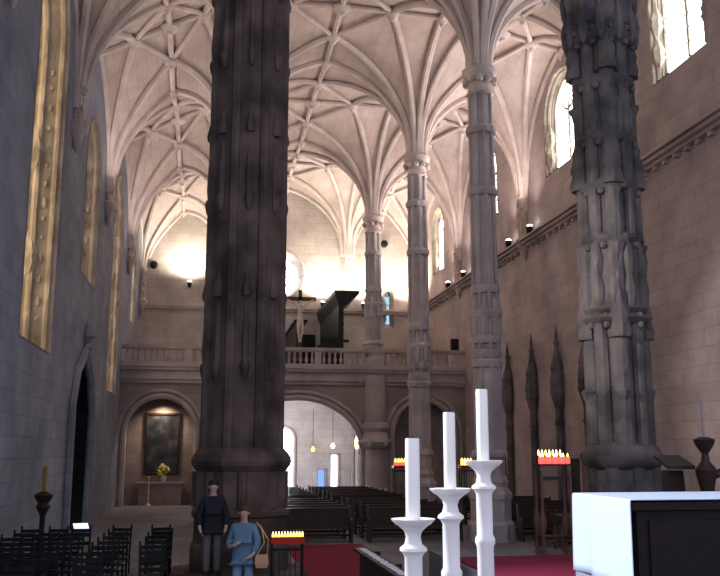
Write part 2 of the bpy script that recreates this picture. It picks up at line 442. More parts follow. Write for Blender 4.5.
# arcade wall below the gallery
wg = boxob(XL, XR, GY, GY+.9, -.1, 6.3)
cs = []
def archcut(c, hw, zs, rise, y0_, y1_, z0=-.3, n=16):
    ring = [(c-hw, z0), (c+hw, z0)] + [(c+hw*math.cos(PI*k/n), zs+rise*math.sin(PI*k/n)) for k in range(n+1)]
    mb = MB(); mb.loft([[(u, y0_, z) for u, z in ring], [(u, y1_, z) for u, z in ring]]); return mb.build('cutter', None)
cs.append(archcut(-2.2, 1.78, 3.5, 1.85, GY-.5, GY+2))
cs.append(archcut(4.62, 3.35, 2.6, 2.75, GY-.5, GY+2))
cs.append(archcut(11.2, 1.7, 3.5, 1.8, GY-.5, GY+2))
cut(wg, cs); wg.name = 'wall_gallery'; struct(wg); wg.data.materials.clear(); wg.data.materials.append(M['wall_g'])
ar = MB()
for c, hw, zs, rise in ((-2.2, 1.78, 3.5, 1.85), (4.62, 3.35, 2.6, 2.75), (11.2, 1.7, 3.5, 1.8)):
    for dr, rr in ((.0, .15), (.28, .1)):
        ar.tube([(c-hw-dr, GY-.03, 0), (c-hw-dr, GY-.03, zs)]+[(c-(hw+dr)*math.cos(PI*k/16), GY-.03, zs+(rise+dr)*math.sin(PI*k/16)) for k in range(1, 16)]+[(c+hw+dr, GY-.03, zs), (c+hw+dr, GY-.03, 0)], rr, 8)
ar.build('arch_moulding', M['gallery'], wg, True)
# niche walls behind the side arches, dividing walls, under-gallery vault
mb = MB(); mb.box(XL, .4, GY+1.3, GY+1.6, -.1, 6.3); mb.box(.0, .5, GY+.9, YB, -.1, 6.3)
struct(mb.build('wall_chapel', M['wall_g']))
mb = MB(); mb.box(8.9, XR, GY+1.3, GY+1.6, -.1, 6.3); mb.box(8.85, 9.3, GY+.9, YB, -.1, 6.3)
for k in range(4): mb.lathe([(.2, 0), (.2, .3), (.13, .4), (.13, 3.4), (.2, 3.55), (.2, 3.7)], (8.8, GY+1.8+k*2, 0), 8)
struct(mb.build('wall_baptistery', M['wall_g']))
mb = MB()
for j in range(33):
    pass
N1, N2 = 20, 18
def uz(x, y):
    u = (x-XC)/4.2; v = ((y-GY) % 4.65)/4.65*2-1
    return 3.9+2.2*max(math.sqrt(max(0, 1-u*u)), math.sqrt(max(0, 1-v*v))*.92*(1-max(0,abs(u)-.9)))*1.0
gv = [[mb.bm.verts.new((.45+(8.9-.45)*i/N1, GY+.85+(YB-GY-.85)*j/N2, uz(.45+(8.9-.45)*i/N1, GY+.85+(YB-GY-.85)*j/N2))) for i in range(N1+1)] for j in range(N2+1)]
for j in range(N2):
    for i in range(N1): mb.bm.faces.new((gv[j][i], gv[j][i+1], gv[j+1][i+1], gv[j+1][i]))
uv_ = mb.build('ceiling_gallery', M['vault'], None, True); struct(uv_)
mb = MB()
for yy in (GY+1.2, GY+4.65, GY+9.1):
    mb.tube([(.55+8.25*k/16, yy, uz(.55+8.25*k/16, yy)-.05) for k in range(17)], .13, 6)
for a, c in (((.6, GY+1.2), (8.7, GY+4.65)), ((8.7, GY+1.2), (.6, GY+4.65)), ((.6, GY+4.65), (8.7, GY+9.1)), ((8.7, GY+4.65), (.6, GY+9.1))):
    mb.tube([(a[0]+(c[0]-a[0])*k/16, a[1]+(c[1]-a[1])*k/16, uz(a[0]+(c[0]-a[0])*k/16, a[1]+(c[1]-a[1])*k/16)-.05) for k in range(17)], .11, 6)
mb.build('rib_net', M['rib'], uv_, True)
# gallery slab and cornice
mb = MB()
mb.box(XL, XR, GY, YB, 6.3, GF)
for z, dz, p in ((6.0, .18, .12), (6.18, .12, .22), (6.3, .35, .1), (6.65, .15, .26), (6.8, .16, .34)): mb.box(XL, XR, GY-p, GY+.05, z, z+dz)
struct(mb.build('floor_gallery', M['gallery']))
# balustrade
bal = thing('balustrade', 'long pale stone balustrade along the front of the choir gallery', 'balustrade', (XC, GY, GF+.05))
mb = MB(); mb.box(XL-XC, XR-XC, -.16, .16, .8, .96); mb.box(XL-XC, XR-XC, -.12, .12, .74, .8); mb.build('handrail', M['gallery'], bal)
mb = MB(); mb.box(XL-XC, XR-XC, -.16, .16, 0, .12); mb.build('plinth_rail', M['gallery'], bal)
bp_ = [(.05, .12), (.05, .18), (.085, .3), (.09, .36), (.045, .52), (.045, .56), (.07, .66), (.06, .74)]
b0 = None
k = 0; x = XL-XC+.25
while x < XR-XC-.1:
    if k % 11 == 10:
        mb = MB(); mb.box(x-.16, x+.16, -.15, .15, .12, .75); mb.build('pedestal', M['gallery'], bal)
    elif b0 is None:
        mb = MB(); mb.lathe(bp_, (0, 0, 0), 8); b0 = mb.build('baluster', M['gallery'], bal, True); b0.location = (x, 0, 0)
    else:
        c = b0.copy(); COL.objects.link(c); c.parent = bal; c.location = (x, 0, 0)
    x += .30; k += 1

# ------------------------------------------------------------------ columns
def column(x, y, z0, label, r=.37, group='slender nave columns'):
    t = thing('column', label, 'column', (x, y, z0), 0, None)
    top = 15.15-z0
    low = z0 < 1
    if low:
        mb = MB()
        mb.lathe([(.72, 0), (.72, .5), (.62, .6), (.62, 1.2), (.66, 1.25), (.66, 1.4), (.52, 1.6), (.56, 1.75), (.47, 1.95), (.47, 2.45), (.56, 2.5), (.56, 2.62), (.44, 2.75)], (0, 0, 0), 8, PI/8); mb.build('base', M['column'], t)
        rings = [(5.35, .1), (5.65, .05), (6.1, .05), (6.9, .12), (7.7, .05), (10.9, .08), (13.0, .1)]
    else:
        mb = MB(); mb.lathe([(.62, 0), (.62, .5), (.5, .6), (.5, 1.2), (.58, 1.3), (.44, 1.5)], (0, 0, 0), 8, PI/8); mb.build('base', M['column'], t)
        rings = [(10.3, .12), (11.1, .06), (13.1, .08)]
    mb = MB()
    zb = 2.7 if low else 1.45
    R = r*1.12 if low else r
    prof = [(R, zb), (R, (5.3-z0) if low else 3), (r, (5.4-z0) if low else 3.1), (r*.98, top-.9)]
    mb.lathe(prof, (0, 0, 0), 16, 0, flute=.09)
    for k in range(8):
        a = 2*PI*k/8; mb.tube([(R*.97*math.cos(a), R*.97*math.sin(a), zb), (r*.97*math.cos(a), r*.97*math.sin(a), top-.9)], .065, 6)
    mb.build('shaft', M['column'], t, True)
    for z, w in rings:
        mb = MB(); zz = z-z0
        mb.lathe([(r*.9, -.16), (r+w*.5+.05, -.12), (r+w+.04, 0), (r+w+.04, .06), (r+w*.4+.04, .14), (r*.9, .18)], (0, 0, zz), 16)
        if .11 < w:
            for k in range(8):
                a = 2*PI*k/8+PI/8; mb.lathe([(.05, -.75), (.1, -.6), (.12, 0), (.1, .3), (.02, .6)], ((r+.03)*math.cos(a), (r+.03)*math.sin(a), zz), 6)
        mb.build('ring', M['column'], t, True)
    mb = MB()
    mb.lathe([(r, top-.95), (r+.1, top-.88), (r+.04, top-.8), (r+.02, top-.5), (r+.12, top-.3), (r+.2, top-.2), (r+.22, top-.05), (r+.1, top+.05), (.2, top+.3)], (0, 0, 0), 16)
    for k in range(10):
        a = 2*PI*k/10; mb.ball(((r+.12)*math.cos(a), (r+.12)*math.sin(a), top-.45), .12, 6, 5)
    mb.build('capital', M['rib'], t, True)
    return t
column(Xr, YS[2], 0, 'slender carved stone column nearest the dark right pier, rising behind the candles')
column(Xr, YS[3], 0, 'slender carved stone column in the middle of the right row, before the gallery')
column(Xr, YS[4], GF, 'slender column standing on the choir gallery front, farthest in the right row')
column(Xl, YS[2], 0, 'slender carved column hidden behind the big dark left pier, nearest to it')
column(Xl, YS[3], 0, 'slender carved column behind the big dark left pier, second in its row')
column(Xl, YS[4], GF, 'slender column standing on the choir gallery behind the big dark left pier')
# the stout supports under the gallery columns
for x, s in ((Xr, 'right of the large central arch'), (Xl, 'left of the large central arch')):
    t = bpy.data.objects.new('trim_%d' % (30 if x > 4 else 31), None); COL.objects.link(t); t.location = (x, GY-.1, 0); struct(t)
    mb = MB(); mb.lathe([(.75, 0), (.75, .6), (.6, .8), (.58, 2.2)], (0, 0, 0), 16); mb.build('base', M['gallery'], t, True)
    mb = MB(); mb.lathe([(.57, 2.2), (.55, 5.9), (.55, 6.5)], (0, 0, 0), 16); mb.build('shaft', M['gallery'], t, True)
    mb = MB(); mb.lathe([(.57, 2.7), (.72, 2.85), (.9, 3.1), (.72, 3.3), (.62, 3.6), (.75, 3.8), (.72, 4.0), (.57, 4.1)], (0, 0, 0), 10)
    for k in range(6): mb.ball((.72*math.cos(k*PI/3), .72*math.sin(k*PI/3), 3.05), .22, 7, 5)
    mb.build('console', M['gallery'], t, True)

# crossing piers
def big_pier(x, y, r, mat, label, lit):
    t = thing('crossing_pier', label, 'pier', (x, y, 0))
    top = 14.5
    if not lit:
        mb = MB()
        mb.lathe([(1.37, 0), (1.37, .42), (1.33, .5)], (x, y, 0), 8, PI/8); struct(mb.build('trim_32', mat))
        mb = MB(); mb.lathe([(.99, .5), (.99, .92), (.95, 1.0), (.93, 1.0), (.93, 1.46), (.98, 1.5), (.98, 1.58), (.9, 1.64), (.9, 2.3), (1.0, 2.42), (1.02, 2.5), (.97, 2.62), (.84, 2.75)], (0, 0, 0), 8, PI/8)
        for k in range(8):
            a = k*PI/4; mb.lathe([(.09, 1.64), (.09, 2.3)], (.83*math.cos(a), .83*math.sin(a), 0), 8)
        mb.build('base', mat, t)
        mb = MB()
        prof = []
        z = 2.7
        while z < top:
            w = .012*math.sin(z*2.1)+.01*math.sin(z*5.3)
            prof.append((r+w, z)); z += .4
        mb.lathe(prof, (0, 0, 0), 24, flute=.05)
        for k in range(8):
            a = k*PI/4+PI/8; mb.tube([((r-.02)*math.cos(a), (r-.02)*math.sin(a), 2.65), ((r-.04)*math.cos(a), (r-.04)*math.sin(a), top)], .1, 8)
        mb.build('shaft', mat, t, True)
        for z in (4.3, 7.6, 10.6):
            mb = MB()
            for k in range(8):
                a = k*PI/4
                mb.lathe([(.03, -.3), (.07, -.2), (.1, -.05), (.08, .05)], ((r-.03)*math.cos(a), (r+.0)*math.sin(a), z), 6)
                mb.lathe([(.09, 1.3), (.11, 1.4), (.07, 1.6), (.03, 1.8)], ((r-.04)*math.cos(a), (r-.02)*math.sin(a), z), 6)
                mb.lathe([(.07, .05), (.09, .3), (.07, .8), (.05, .95), (.06, 1.1), (.02, 1.2)], ((r-.05)*math.cos(a), (r-.05)*math.sin(a), z), 6)
            mb.build('niche_carving', mat, t, True)
    else:
        mb = MB()
        mb.lathe([(1.05, 0), (1.05, .5), (.95, .6), (.9, 1.3), (.76, 1.4), (.74, 2.3)], (0, 0, 0), 8, PI/8)
        for k in range(8):
            a = k*PI/4; mb.lathe([(.16, 1.3), (.16, 2.35)], (.62*math.cos(a), .62*math.sin(a), 0), 8)
        mb.build('base', mat, t)
        mb = MB(); mb.lathe([(.66, 2.3), (.78, 2.38), (.83, 2.5), (.81, 2.64), (.73, 2.76), (.55, 2.85)], (0, 0, 0), 16); mb.build('ring', mat, t, True)
        mb = MB()
        mb.lathe([(.5, 2.3), (.48, top)], (0, 0, 0), 16)
        mb.build('core', mat, t, True)
        for k in range(8):
            a = k*PI/4+PI/8+.1
            mb = MB(); rr = .2 if k % 2 else .16
            mb.lathe([(rr, 2.7), (rr, 5.2), (rr*.95, 5.25), (rr*.9, top)], (.5*math.cos(a), .5*math.sin(a), 0), 10)
            mb.build('attached_shaft', mat, t, True)
        # niches: console, statue, canopy stacked twice on each second face
        for k in range(4):
            a = k*PI/2+PI/8+.1+PI/4*1.0
            for zc, zt in ((3.9, 5.0), (7.0, 8.3), (10.2, 10.9)):
                mb = MB(); cx_, cy_ = .56*math.cos(a), .56*math.sin(a)
                mb.lathe([(.02, zc-.6), (.1, zc-.4), (.16, zc-.15), (.22, zc), (.16, zc+.05)], (cx_, cy_, 0), 7)
                mb.lathe([(.24, zt), (.26, zt+.12), (.2, zt+.35), (.24, zt+.45), (.17, zt+.75), (.19, zt+.85), (.1, zt+1.15), (.03, zt+1.5)], (cx_, cy_, 0), 7)
                mb.build('niche_canopy', mat, t, True)
        for z, w in ((5.4, .11), (5.6, .08), (7.1, .07), (8.3, .04), (9.4, .03), (10.7, .06), (11.7, .16), (12.0, .2), (12.9, .2)):
            mb = MB(); mb.lathe([(.52, -.14), (.6+w*.6, -.08), (.63+w, .02), (.59+w*.5, .12), (.52, .18)], (0, 0, z), 16)
            for q in range(11): mb.ball(((.58+w*.7)*math.cos(q*2*PI/11), (.58+w*.7)*math.sin(q*2*PI/11), z-.14), .08, 6, 4)
            mb.build('band', mat, t, True)
        # clustered carved sleeve between the bands
        for zz, rs in (((5.75, 6.4), .63), ((9.6,), .56), ((11.75, 12.5), .76)):
            mb = MB(); mb.lathe([(.5, zz[0]-.2), (rs-.02, zz[0]-.1), (rs-.02, zz[-1]+.6), (.5, zz[-1]+.75)], (0, 0, 0), 16)
            for k in range(12):
                a = k*PI/6+.1
                for z in zz: mb.lathe([(.03, -.2), (.09, 0), (.12, .3), (.08, .5), (.02, .7)], (rs*math.cos(a), rs*math.sin(a), z), 6)
            mb.build('carved_sleeve', mat, t, True)
    mb = MB(); mb.lathe([(r-.1, top-.4), (r+.1, top-.2), (r+.15, top+.3), (.6, top+.5)], (0, 0, 0), 16); mb.build('capital', mat, t, True)
    return t
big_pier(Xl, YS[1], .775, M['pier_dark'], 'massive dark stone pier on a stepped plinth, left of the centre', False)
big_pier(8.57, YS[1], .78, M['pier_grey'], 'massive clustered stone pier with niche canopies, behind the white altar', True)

# wall shafts on corbels
k = 3
def wall_shaft(x, y, zb, sg):
    global k
    mb = MB()
    mb.lathe([(.02, zb-.9), (.14, zb-.6), (.2, zb-.35), (.34, zb-.1), (.36, zb+.05), (.24, zb+.15), (.2, zb+.5), (.2, spring(x)-.2), (.27, spring(x)-.1), (.24, spring(x)+.1), (.1, spring(x)+.3)], (x, y, 0), 10)
    z = zb+.5; i = 0
    while z < spring(x)-.2:
        for s_ in (-1, 0, 1): mb.ball((x+sg*.13, y+s_*.16+(.08 if i % 2 else 0), z), .09, 6, 4, sz=1.3)
        z += .24; i += 1
    struct(mb.build('trim_%d' % k, M['shaft'], None, True)); k += 1
for yy in YS[1:5]:
    wall_shaft(XR-.12, yy, 11.6, -1)
    wall_shaft(XL+.12, yy, 12.4 if yy < 46 else 11, 1)
wall_shaft(XR-.15, YB-.15, 11.6, -1); wall_shaft(XL+.15, YB-.15, 11.6, 1); wall_shaft(Xr, YB-.15, 12.2, 1); wall_shaft(Xl, YB-.15, 12.2, 1)

# gothic pinnacles on the right wall with confessional doors
names = ['just behind the massive right pier', 'second to the left of the massive right pier', 'third to the left of the massive right pier', 'just right of the nearest slender column', 'hidden behind the nearest slender column']
for i, yy in enumerate((29.6, 32.2, 34.9, 37.9, 40.8)):
    t = thing('wall_pinnacle', 'narrow gothic stone pinnacle on right wall, '+names[i], 'pinnacle', (XR-.16, yy, 0), 0)
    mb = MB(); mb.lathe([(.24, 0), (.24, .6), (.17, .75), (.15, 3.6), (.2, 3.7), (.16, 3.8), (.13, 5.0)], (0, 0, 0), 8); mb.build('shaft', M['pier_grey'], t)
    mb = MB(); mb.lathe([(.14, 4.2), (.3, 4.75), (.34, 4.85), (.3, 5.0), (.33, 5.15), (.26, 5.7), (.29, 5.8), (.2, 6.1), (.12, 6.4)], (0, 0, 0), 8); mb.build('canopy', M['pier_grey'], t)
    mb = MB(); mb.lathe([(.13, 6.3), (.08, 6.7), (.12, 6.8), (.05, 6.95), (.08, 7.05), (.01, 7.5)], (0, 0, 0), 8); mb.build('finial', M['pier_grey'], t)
for i, yy in enumerate((31.0, 39.0)):
    mb = MB(); mb.box(XR-.08, XR+.05, yy-.45, yy+.45, 0, 2.4); dd = struct(mb.build('door_%d' % (3+i), M['black']))
    mb = MB(); mb.box(XR-.13, XR, yy-.58, yy-.45, 0, 2.5); mb.box(XR-.13, XR, yy+.45, yy+.58, 0, 2.5); mb.box(XR-.13, XR, yy-.58, yy+.58, 2.4, 2.6); mb.build('door_frame', M['wall_r'], dd)

# ------------------------------------------------------------------ floodlights on the cornices
fl_spec = [
 (XR-.35, 36.75, 11.62, 0, 'small floodlight on the right wall cornice, left of the nearer wall shaft'),
 (XR-.35, 34.1, 11.62, 0, 'small floodlight on the right wall cornice, right of the nearer wall shaft'),
 (XR-.35, 46.9, 11.62, 0, 'small floodlight on the right wall cornice, left of the far wall shaft'),
 (XR-.35, 43.9, 11.62, 0, 'small floodlight on the right wall cornice, right of the far wall shaft'),
 (-1.25, YB-.4, 12.55, 1, 'small floodlight glowing on the back wall in the left aisle'),
 (9.6, YB-.4, 11.52, 1, 'small floodlight on the back wall ledge, right of the choir stalls'),
 (7.0, YB-.4, 11.52, 1, 'small floodlight on the back wall ledge behind the choir stalls'),
 (XR-.35, 28.0, 11.62, 0, 'small floodlight on the right wall cornice nearest the massive right pier'),
 (12.6, YB-.4, 11.52, 1, 'small floodlight on the back wall ledge in the right aisle corner'),
]
def spot(loc, target, energy, col, size=2.2, blend=.8, rad=.15):
    l = bpy.data.lights.new('spot', 'SPOT'); l.energy = energy; l.color = col; l.spot_size = size; l.spot_blend = blend; l.shadow_soft_size = rad
    o = bpy.data.objects.new('spot', l); COL.objects.link(o); o.location = loc
    o.rotation_euler = (Vector(target)-Vector(loc)).to_track_quat('-Z', 'Y').to_euler()
    return o
WARM = (1, .83, .745)
for x, y, z, kind, lab in fl_spec:
    t = thing('floodlight', lab, 'floodlight', (x, y, z), 0, 'floodlights on the ledges')
    mb = MB(); mb.box(-.1, .1, -.1, .1, -.02, .05); mb.box(-.13, -.11, -.04, .04, .03, .25); mb.box(.11, .13, -.04, .04, .03, .25); mb.box(-.04, .04, 0, .42 if z > 12 else .1, 0, .04); mb.build('bracket', M['iron'], t)
    mb = MB(); mb.lathe([(.06, .05), (.12, .12), (.15, .25), (.15, .3), (.12, .3)], (0, 0, 0), 12); hs = mb.build('housing', M['iron'], t, True)
    mb = MB(); mb.ball((0, -.02, .3), .125, 10, 6, sz=.7); mb.build('lens', M['lamp'], hs, True)
    if kind == 0: spot((x-.1, y, z+.55), (x-5.0, y, 19), 900, WARM)
    else: spot((x, y-.75, z+.55), (x, y+.25, 19), 1000, (1, .88, .72), 2.9)
# matching floodlights of the left wall and of the capitals' upper ledges (out of the photograph's sight)
for yy in (28.0, 34.1, 36.75, 43.9, 46.9): spot((XL+.4, yy, 12.2), (XL+5, yy, 19), 380, WARM)
for xx, yy in ((Xl, YS[2]), (Xl, YS[3]), (Xr, YS[2]), (Xr, YS[3])): 
    pass

# ------------------------------------------------------------------ gallery furnishings
st = thing('choir_stalls', 'dark wooden choir stalls with tall flared canopy on the gallery', 'choir stalls', (7.0, 46.4, GF))
mb = MB(); mb.box(-.14, .14, 0, 7.8, 0, 3.9); mb.build('back_panel', M['organ'], st)
mb = MB(); mb.loft([[(-.14, yy, 3.5), (.2, yy, 3.5), (1.0, yy, 4.15), (1.0, yy, 4.3), (-.35, yy, 4.3), (-.35, yy, 4.1)] for yy in (-.05, 7.8)]); mb.build('canopy', M['organ'], st)
for q in range(8):
    mb = MB(); mb.box(-1.0, -.14, .2+q*.95, .28+q*.95, 0, 1.5); mb.box(-.8, -.14, .28+q*.95, 1.1+q*.95, .4, .5); mb.build('seat', M['organ'], st)
mb = MB(); mb.box(-2.3, -1.95, 1.0, 7.8, 0, 2.7); mb.box(-2.4, -1.7, 1.0, 7.8, 2.7, 2.8); mb.box(-1.9, -.5, 7.2, 7.8, 0, 2.8); mb.build('desk', M['organ'], st)
mb = MB(); mb.box(.14, .16, 0, 7.8, 2.4, 2.55); mb.box(.14, 1.6, 7.3, 7.5, 2.4, 2.55); mb.build('rail', M['organ'], st)

cr_ = thing('crucifix', 'tall dark wooden crucifix with a pale carved figure behind the gallery rail', 'crucifix', (4.75, 46.1, GF))
mb = MB(); mb.box(-.1, .1, -.05, .05, .3, 4.2); mb.box(-.84, .84, -.05, .05, 3.62, 3.82); mb.build('cross', M['brown'], cr_)
mb = MB(); mb.box(-.4, .4, -.3, .3, 0, .15); mb.box(-.25, .25, -.2, .2, .15, .4); mb.build('base', M['dark'], cr_)

# ------------------------------------------------------------------ skin figures
def skin_mesh(name, verts, edges, radii, mat, parent, root=0, sub=2, extra=None):
    me = bpy.data.meshes.new(name); me.from_pydata(verts, edges, []); me.update()
    o = bpy.data.objects.new(name, me); COL.objects.link(o)
    md = o.modifiers.new('skin', 'SKIN'); md.use_smooth_shade = True
    if not me.skin_vertices: raise RuntimeError('no skin layer')
    for i, r in enumerate(radii):
        rr = r if isinstance(r, tuple) else (r, r)
        me.skin_vertices[0].data[i].radius = rr
        me.skin_vertices[0].data[i].use_root = (i == root)
    sb = o.modifiers.new('sub', 'SUBSURF'); sb.levels = sub; sb.render_levels = sub
    bpy.context.view_layer.update()
    dg = bpy.context.evaluated_depsgraph_get()
    m2 = bpy.data.meshes.new_from_object(o.evaluated_get(dg))
    if extra is not None:
        b2 = bmesh.new(); b2.from_mesh(m2)
        tmp = bpy.data.meshes.new('tmp'); bmesh.ops.recalc_face_normals(extra.bm, faces=extra.bm.faces[:]); extra.bm.to_mesh(tmp); b2.from_mesh(tmp); b2.to_mesh(m2); b2.free()
    for p in m2.polygons: p.use_smooth = True
    bpy.data.objects.remove(o)
    o = bpy.data.objects.new(name, m2); COL.objects.link(o); m2.materials.clear(); m2.materials.append(mat)
    if parent is not None: o.parent = parent
    return o
# crucified figure
V = [(0,-.1,2.5),(0,-.12,2.9),(0,-.14,3.3),(0,-.15,3.46),(0,-.2,3.62),(.18,-.12,3.36),(.48,-.1,3.55),(.76,-.08,3.7),(-.18,-.12,3.36),(-.48,-.1,3.55),(-.76,-.08,3.7),(.1,-.12,2.4),(.1,-.22,1.95),(.04,-.12,1.5),(.03,-.2,1.38),(-.1,-.12,2.4),(-.1,-.22,1.95),(-.04,-.12,1.5),(-.03,-.2,1.38)]
Ed = [(0,1),(1,2),(2,3),(3,4),(2,5),(5,6),(6,7),(2,8),(8,9),(9,10),(0,11),(11,12),(12,13),(13,14),(0,15),(15,16),(16,17),(17,18)]
Rd = [.15,.13,.17,.07,.11,.08,.055,.04,.08,.055,.04,.11,.075,.05,.04,.11,.075,.05,.04]
skin_mesh('carved_figure', V, Ed, Rd, M['pale_stone'], cr_, 0, 1)

# small gallery lamp glow at the rail, dark round speakers on the back wall
for x, z, lab in ((-3.45, 13.9, 'small dark round loudspeaker on the back wall of the left aisle'), (11.0, 15.8, 'small dark round loudspeaker high on the back wall of the right aisle')):
    mb = MB(); mb.lathe([(.2, 0), (.24, .05), (.24, .2), (.15, .28), (.02, .3)], (0, 0, 0), 14)
    o = mb.build('loudspeaker', M['black'], None, True); o.rotation_euler = (PI/2, 0, 0); o.location = (x, YB-.01, z); tag(o, lab, 'loudspeaker')
t = thing('rail_loudspeaker', 'small dark loudspeaker box standing on the gallery handrail near the right wall', 'loudspeaker', (12.95, GY, GF+1.01))
mb = MB(); mb.box(-.2, .2, -.14, .14, 0, .62); mb.build('cabinet', M['black'], t, False, .02)
mb = MB(); mb.lathe([(.13, 0), (.13, .02), (.05, .03)], (0, 0, 0), 14); g_ = mb.build('speaker_cone', M['iron'], t, True); g_.rotation_euler = (PI/2, 0, 0); g_.location = (0, -.14, .3)

# ------------------------------------------------------------------ left chapel under the gallery
py = GY+1.3
pt = thing('painting', 'large dark framed painting hanging in the left arched niche', 'painting', (-2.15, py, 1.45))
mb = MB(); mb.box(-.75, .75, -.05, -.01, .1, 3.0); mb.build('canvas', M['painting'], pt)
mb = MB(); mb.box(-.87, -.75, -.1, 0, 0, 3.12); mb.box(.75, .87, -.1, 0, 0, 3.12); mb.box(-.75, .75, -.1, 0, 0, .12); mb.box(-.75, .75, -.1, 0, 3.0, 3.12); mb.build('frame', M['dark'], pt, False, .02)
al = thing('side_altar', 'low stone altar table below the dark painting', 'altar', (-2.15, GY+.75, 0))
mb = MB(); mb.box(-1.2, 1.2, -.25, .5, 1.0, 1.12); mb.build('top_slab', M['wall_g'], al)
mb = MB(); mb.box(-1.05, 1.05, -.15, .5, 0, 1.0); mb.build('body', M['wall_g'], al)
fl = thing('flower_vase', 'vase of yellow green flowers before the dark painting', 'flowers', (-2.0, GY+.75, 1.12))
mb = MB(); mb.lathe([(.08, 0), (.12, .1), (.13, .25), (.07, .35), (.1, .4)], (0, 0, 0), 12); mb.build('vase', M['marble'], fl, True)
mb = MB()
for i in range(26):
    a = random.uniform(0, 6.28); q = random.uniform(.05, .42); z = .45+random.uniform(0, .45)*(1-q)
    mb.tube([(0, 0, .35), (q*.5*math.cos(a), q*.5*math.sin(a), z*.7), (q*math.cos(a), q*math.sin(a), z)], [.012, .03, .006], 5)
mb.build('leaves', M['leaf'], fl, True)
mb = MB()
for i in range(16):
    a = random.uniform(0, 6.28); q = random.uniform(0, .35); mb.ball((q*math.cos(a), q*math.sin(a), .5+random.uniform(0, .35)), .07, 7, 5)
mb.build('petals', M['flower'], fl, True)
cs_ = thing('processional_post', 'thin pale post standing left of the flowers before the painting', 'post', (-2.68, GY+.25, 0))
mb = MB(); mb.lathe([(.16, 0), (.14, .06), (.05, .12), (.04, .6), (.06, .65), (.035, .7), (.03, 1.3), (.06, 1.36), (.03, 1.42)], (0, 0, 0), 10); mb.build('stem', M['pale_stone'], cs_, True)
spot((-2.15, GY+.75, 5.0), (-2.15, GY+1.1, 1.0), 260, (1, .72, .5), 2.4)  # added warm light with no fixture, brightens the niche and flowers
# little lamps in the under-gallery room
for x, y, z, lab, em in ((6.4, 53.5, 2.75, 'small hanging lamp under the gallery, left one', 'yelglow'), (7.6, 53.5, 2.95, 'small hanging lamp under the gallery, right one', 'lamp')):
    t = thing('hanging_lamp', lab, 'lamp', (x, y, z))
    mb = MB(); mb.tube([(0, 0, .25), (0, 0, 2.4)], .015, 5); mb.tube([(-.18, 0, .1), (.18, 0, .1)], .02, 5); mb.build('chain', M['iron'], t)
    mb = MB(); mb.ball((0, 0, 0), .11, 8, 6, sz=1.4); mb.build('bulb', M[em], t, True)
t = thing('wall_sconce', 'warm glowing sconce on the wall right of the central arch', 'sconce', (8.55, 50.5, 2.75))
mb = MB(); mb.box(.12, .3, -.06, .06, -.3, .0); mb.build('bracket', M['iron'], t)
mb = MB(); mb.lathe([(.05, 0), (.1, .15), (.11, .5), (.05, .7)], (0, 0, 0), 10); mb.build('shade', emit('warm lamp shade', (1, .6, .35), 3.5), t, True)
spot((8.2, 50.5, 3.0), (8.9, 50.5, 3.2), 40, (1, .6, .35), 2.6)

# ------------------------------------------------------------------ pews
def pew(w):
    root = thing('pew', 'x', 'pew', (0, 0, 0), 0, 'dark nave pews')
    mb = MB(); mb.box(-w/2, w/2, -.2, .2, .42, .46); mb.build('seat', M['pew'], root)
    mb = MB(); mb.box(-w/2, w/2, .18, .22, .46, .98); mb.box(-w/2, w/2, .15, .25, .96, 1.0); mb.build('backrest', M['pew'], root)
    for s_ in (-1, 1):
        mb = MB(); mb.poly([(s_*w/2-.03, -.25, 0), (s_*w/2-.03, .27, 0), (s_*w/2-.03, .27, 1.06), (s_*w/2-.03, .15, 1.06), (s_*w/2-.03, .05, .7), (s_*w/2-.03, -.25, .66)], (.06, 0, 0)); mb.build('end_panel', M['pew'], root)
    mb = MB(); mb.box(-w/2, w/2, .3, .55, .16, .22); mb.build('kneeler', M['pew'], root)
    return root
ords = ['front', 'second', 'third', 'fourth', 'fifth', 'sixth', 'seventh', 'eighth', 'ninth', 'tenth', 'eleventh', 'twelfth', 'thirteenth', 'fourteenth']
p0 = pew(2.8); tree = kids(p0); first = True
for side, xc in (('left of the nave aisle', 2.95), ('right of the nave aisle', 6.3)):
    for i in range(13):
        lab = 'dark wooden pew, %s row, %s' % (ords[i], side)
        y = 26.7+i*1.3
        if i == 5: continue
        if first: p0.location = (xc, y, 0); p0['label'] = lab; first = False
        else: dup(p0, (xc, y, 0), 0, lab, None, tree)
for i in range(9):
    dup(p0, (10.9, 20.3+i*1.5, 0), 0, 'dark wooden pew, %s row, in the right aisle beside the wall' % ords[i], 'dark right aisle pews', tree)

# choir bench in the crossing with hymn sheets
bn = thing('choir_bench', 'long dark wooden kneeler desk pointing down the nave, left of the candlesticks', 'bench', (2.9, 14.7, 0))
mb = MB(); mb.box(-.03, .03, -1.9, 1.9, 0, .88); mb.box(.25, .31, -1.9, 1.9, 0, .5); mb.build('front_panel', M['dark'], bn)
mb = MB(); mb.box(-.14, .1, -1.95, 1.95, .88, .92); mb.build('book_ledge', M['dark'], bn)
mb = MB()
for q in (-1.9, 0, 1.84): mb.box(-.03, .35, q, q+.06, 0, .86)
mb.build('end_panel', M['dark'], bn)
for q in range(11):
    mb = MB(); mb.box(-.06, .06, -.12, .12, 0, .012)
    o = mb.build('hymn_sheet', M['paper']); o.location = (2.88, 13.05+q*.33, .925); o.rotation_euler = (0, 0, random.uniform(-.12, .12))
    tag(o, 'small white hymn sheet in the row lying along the dark kneeler desk', 'paper', 'hymn sheets on the kneeler desk')

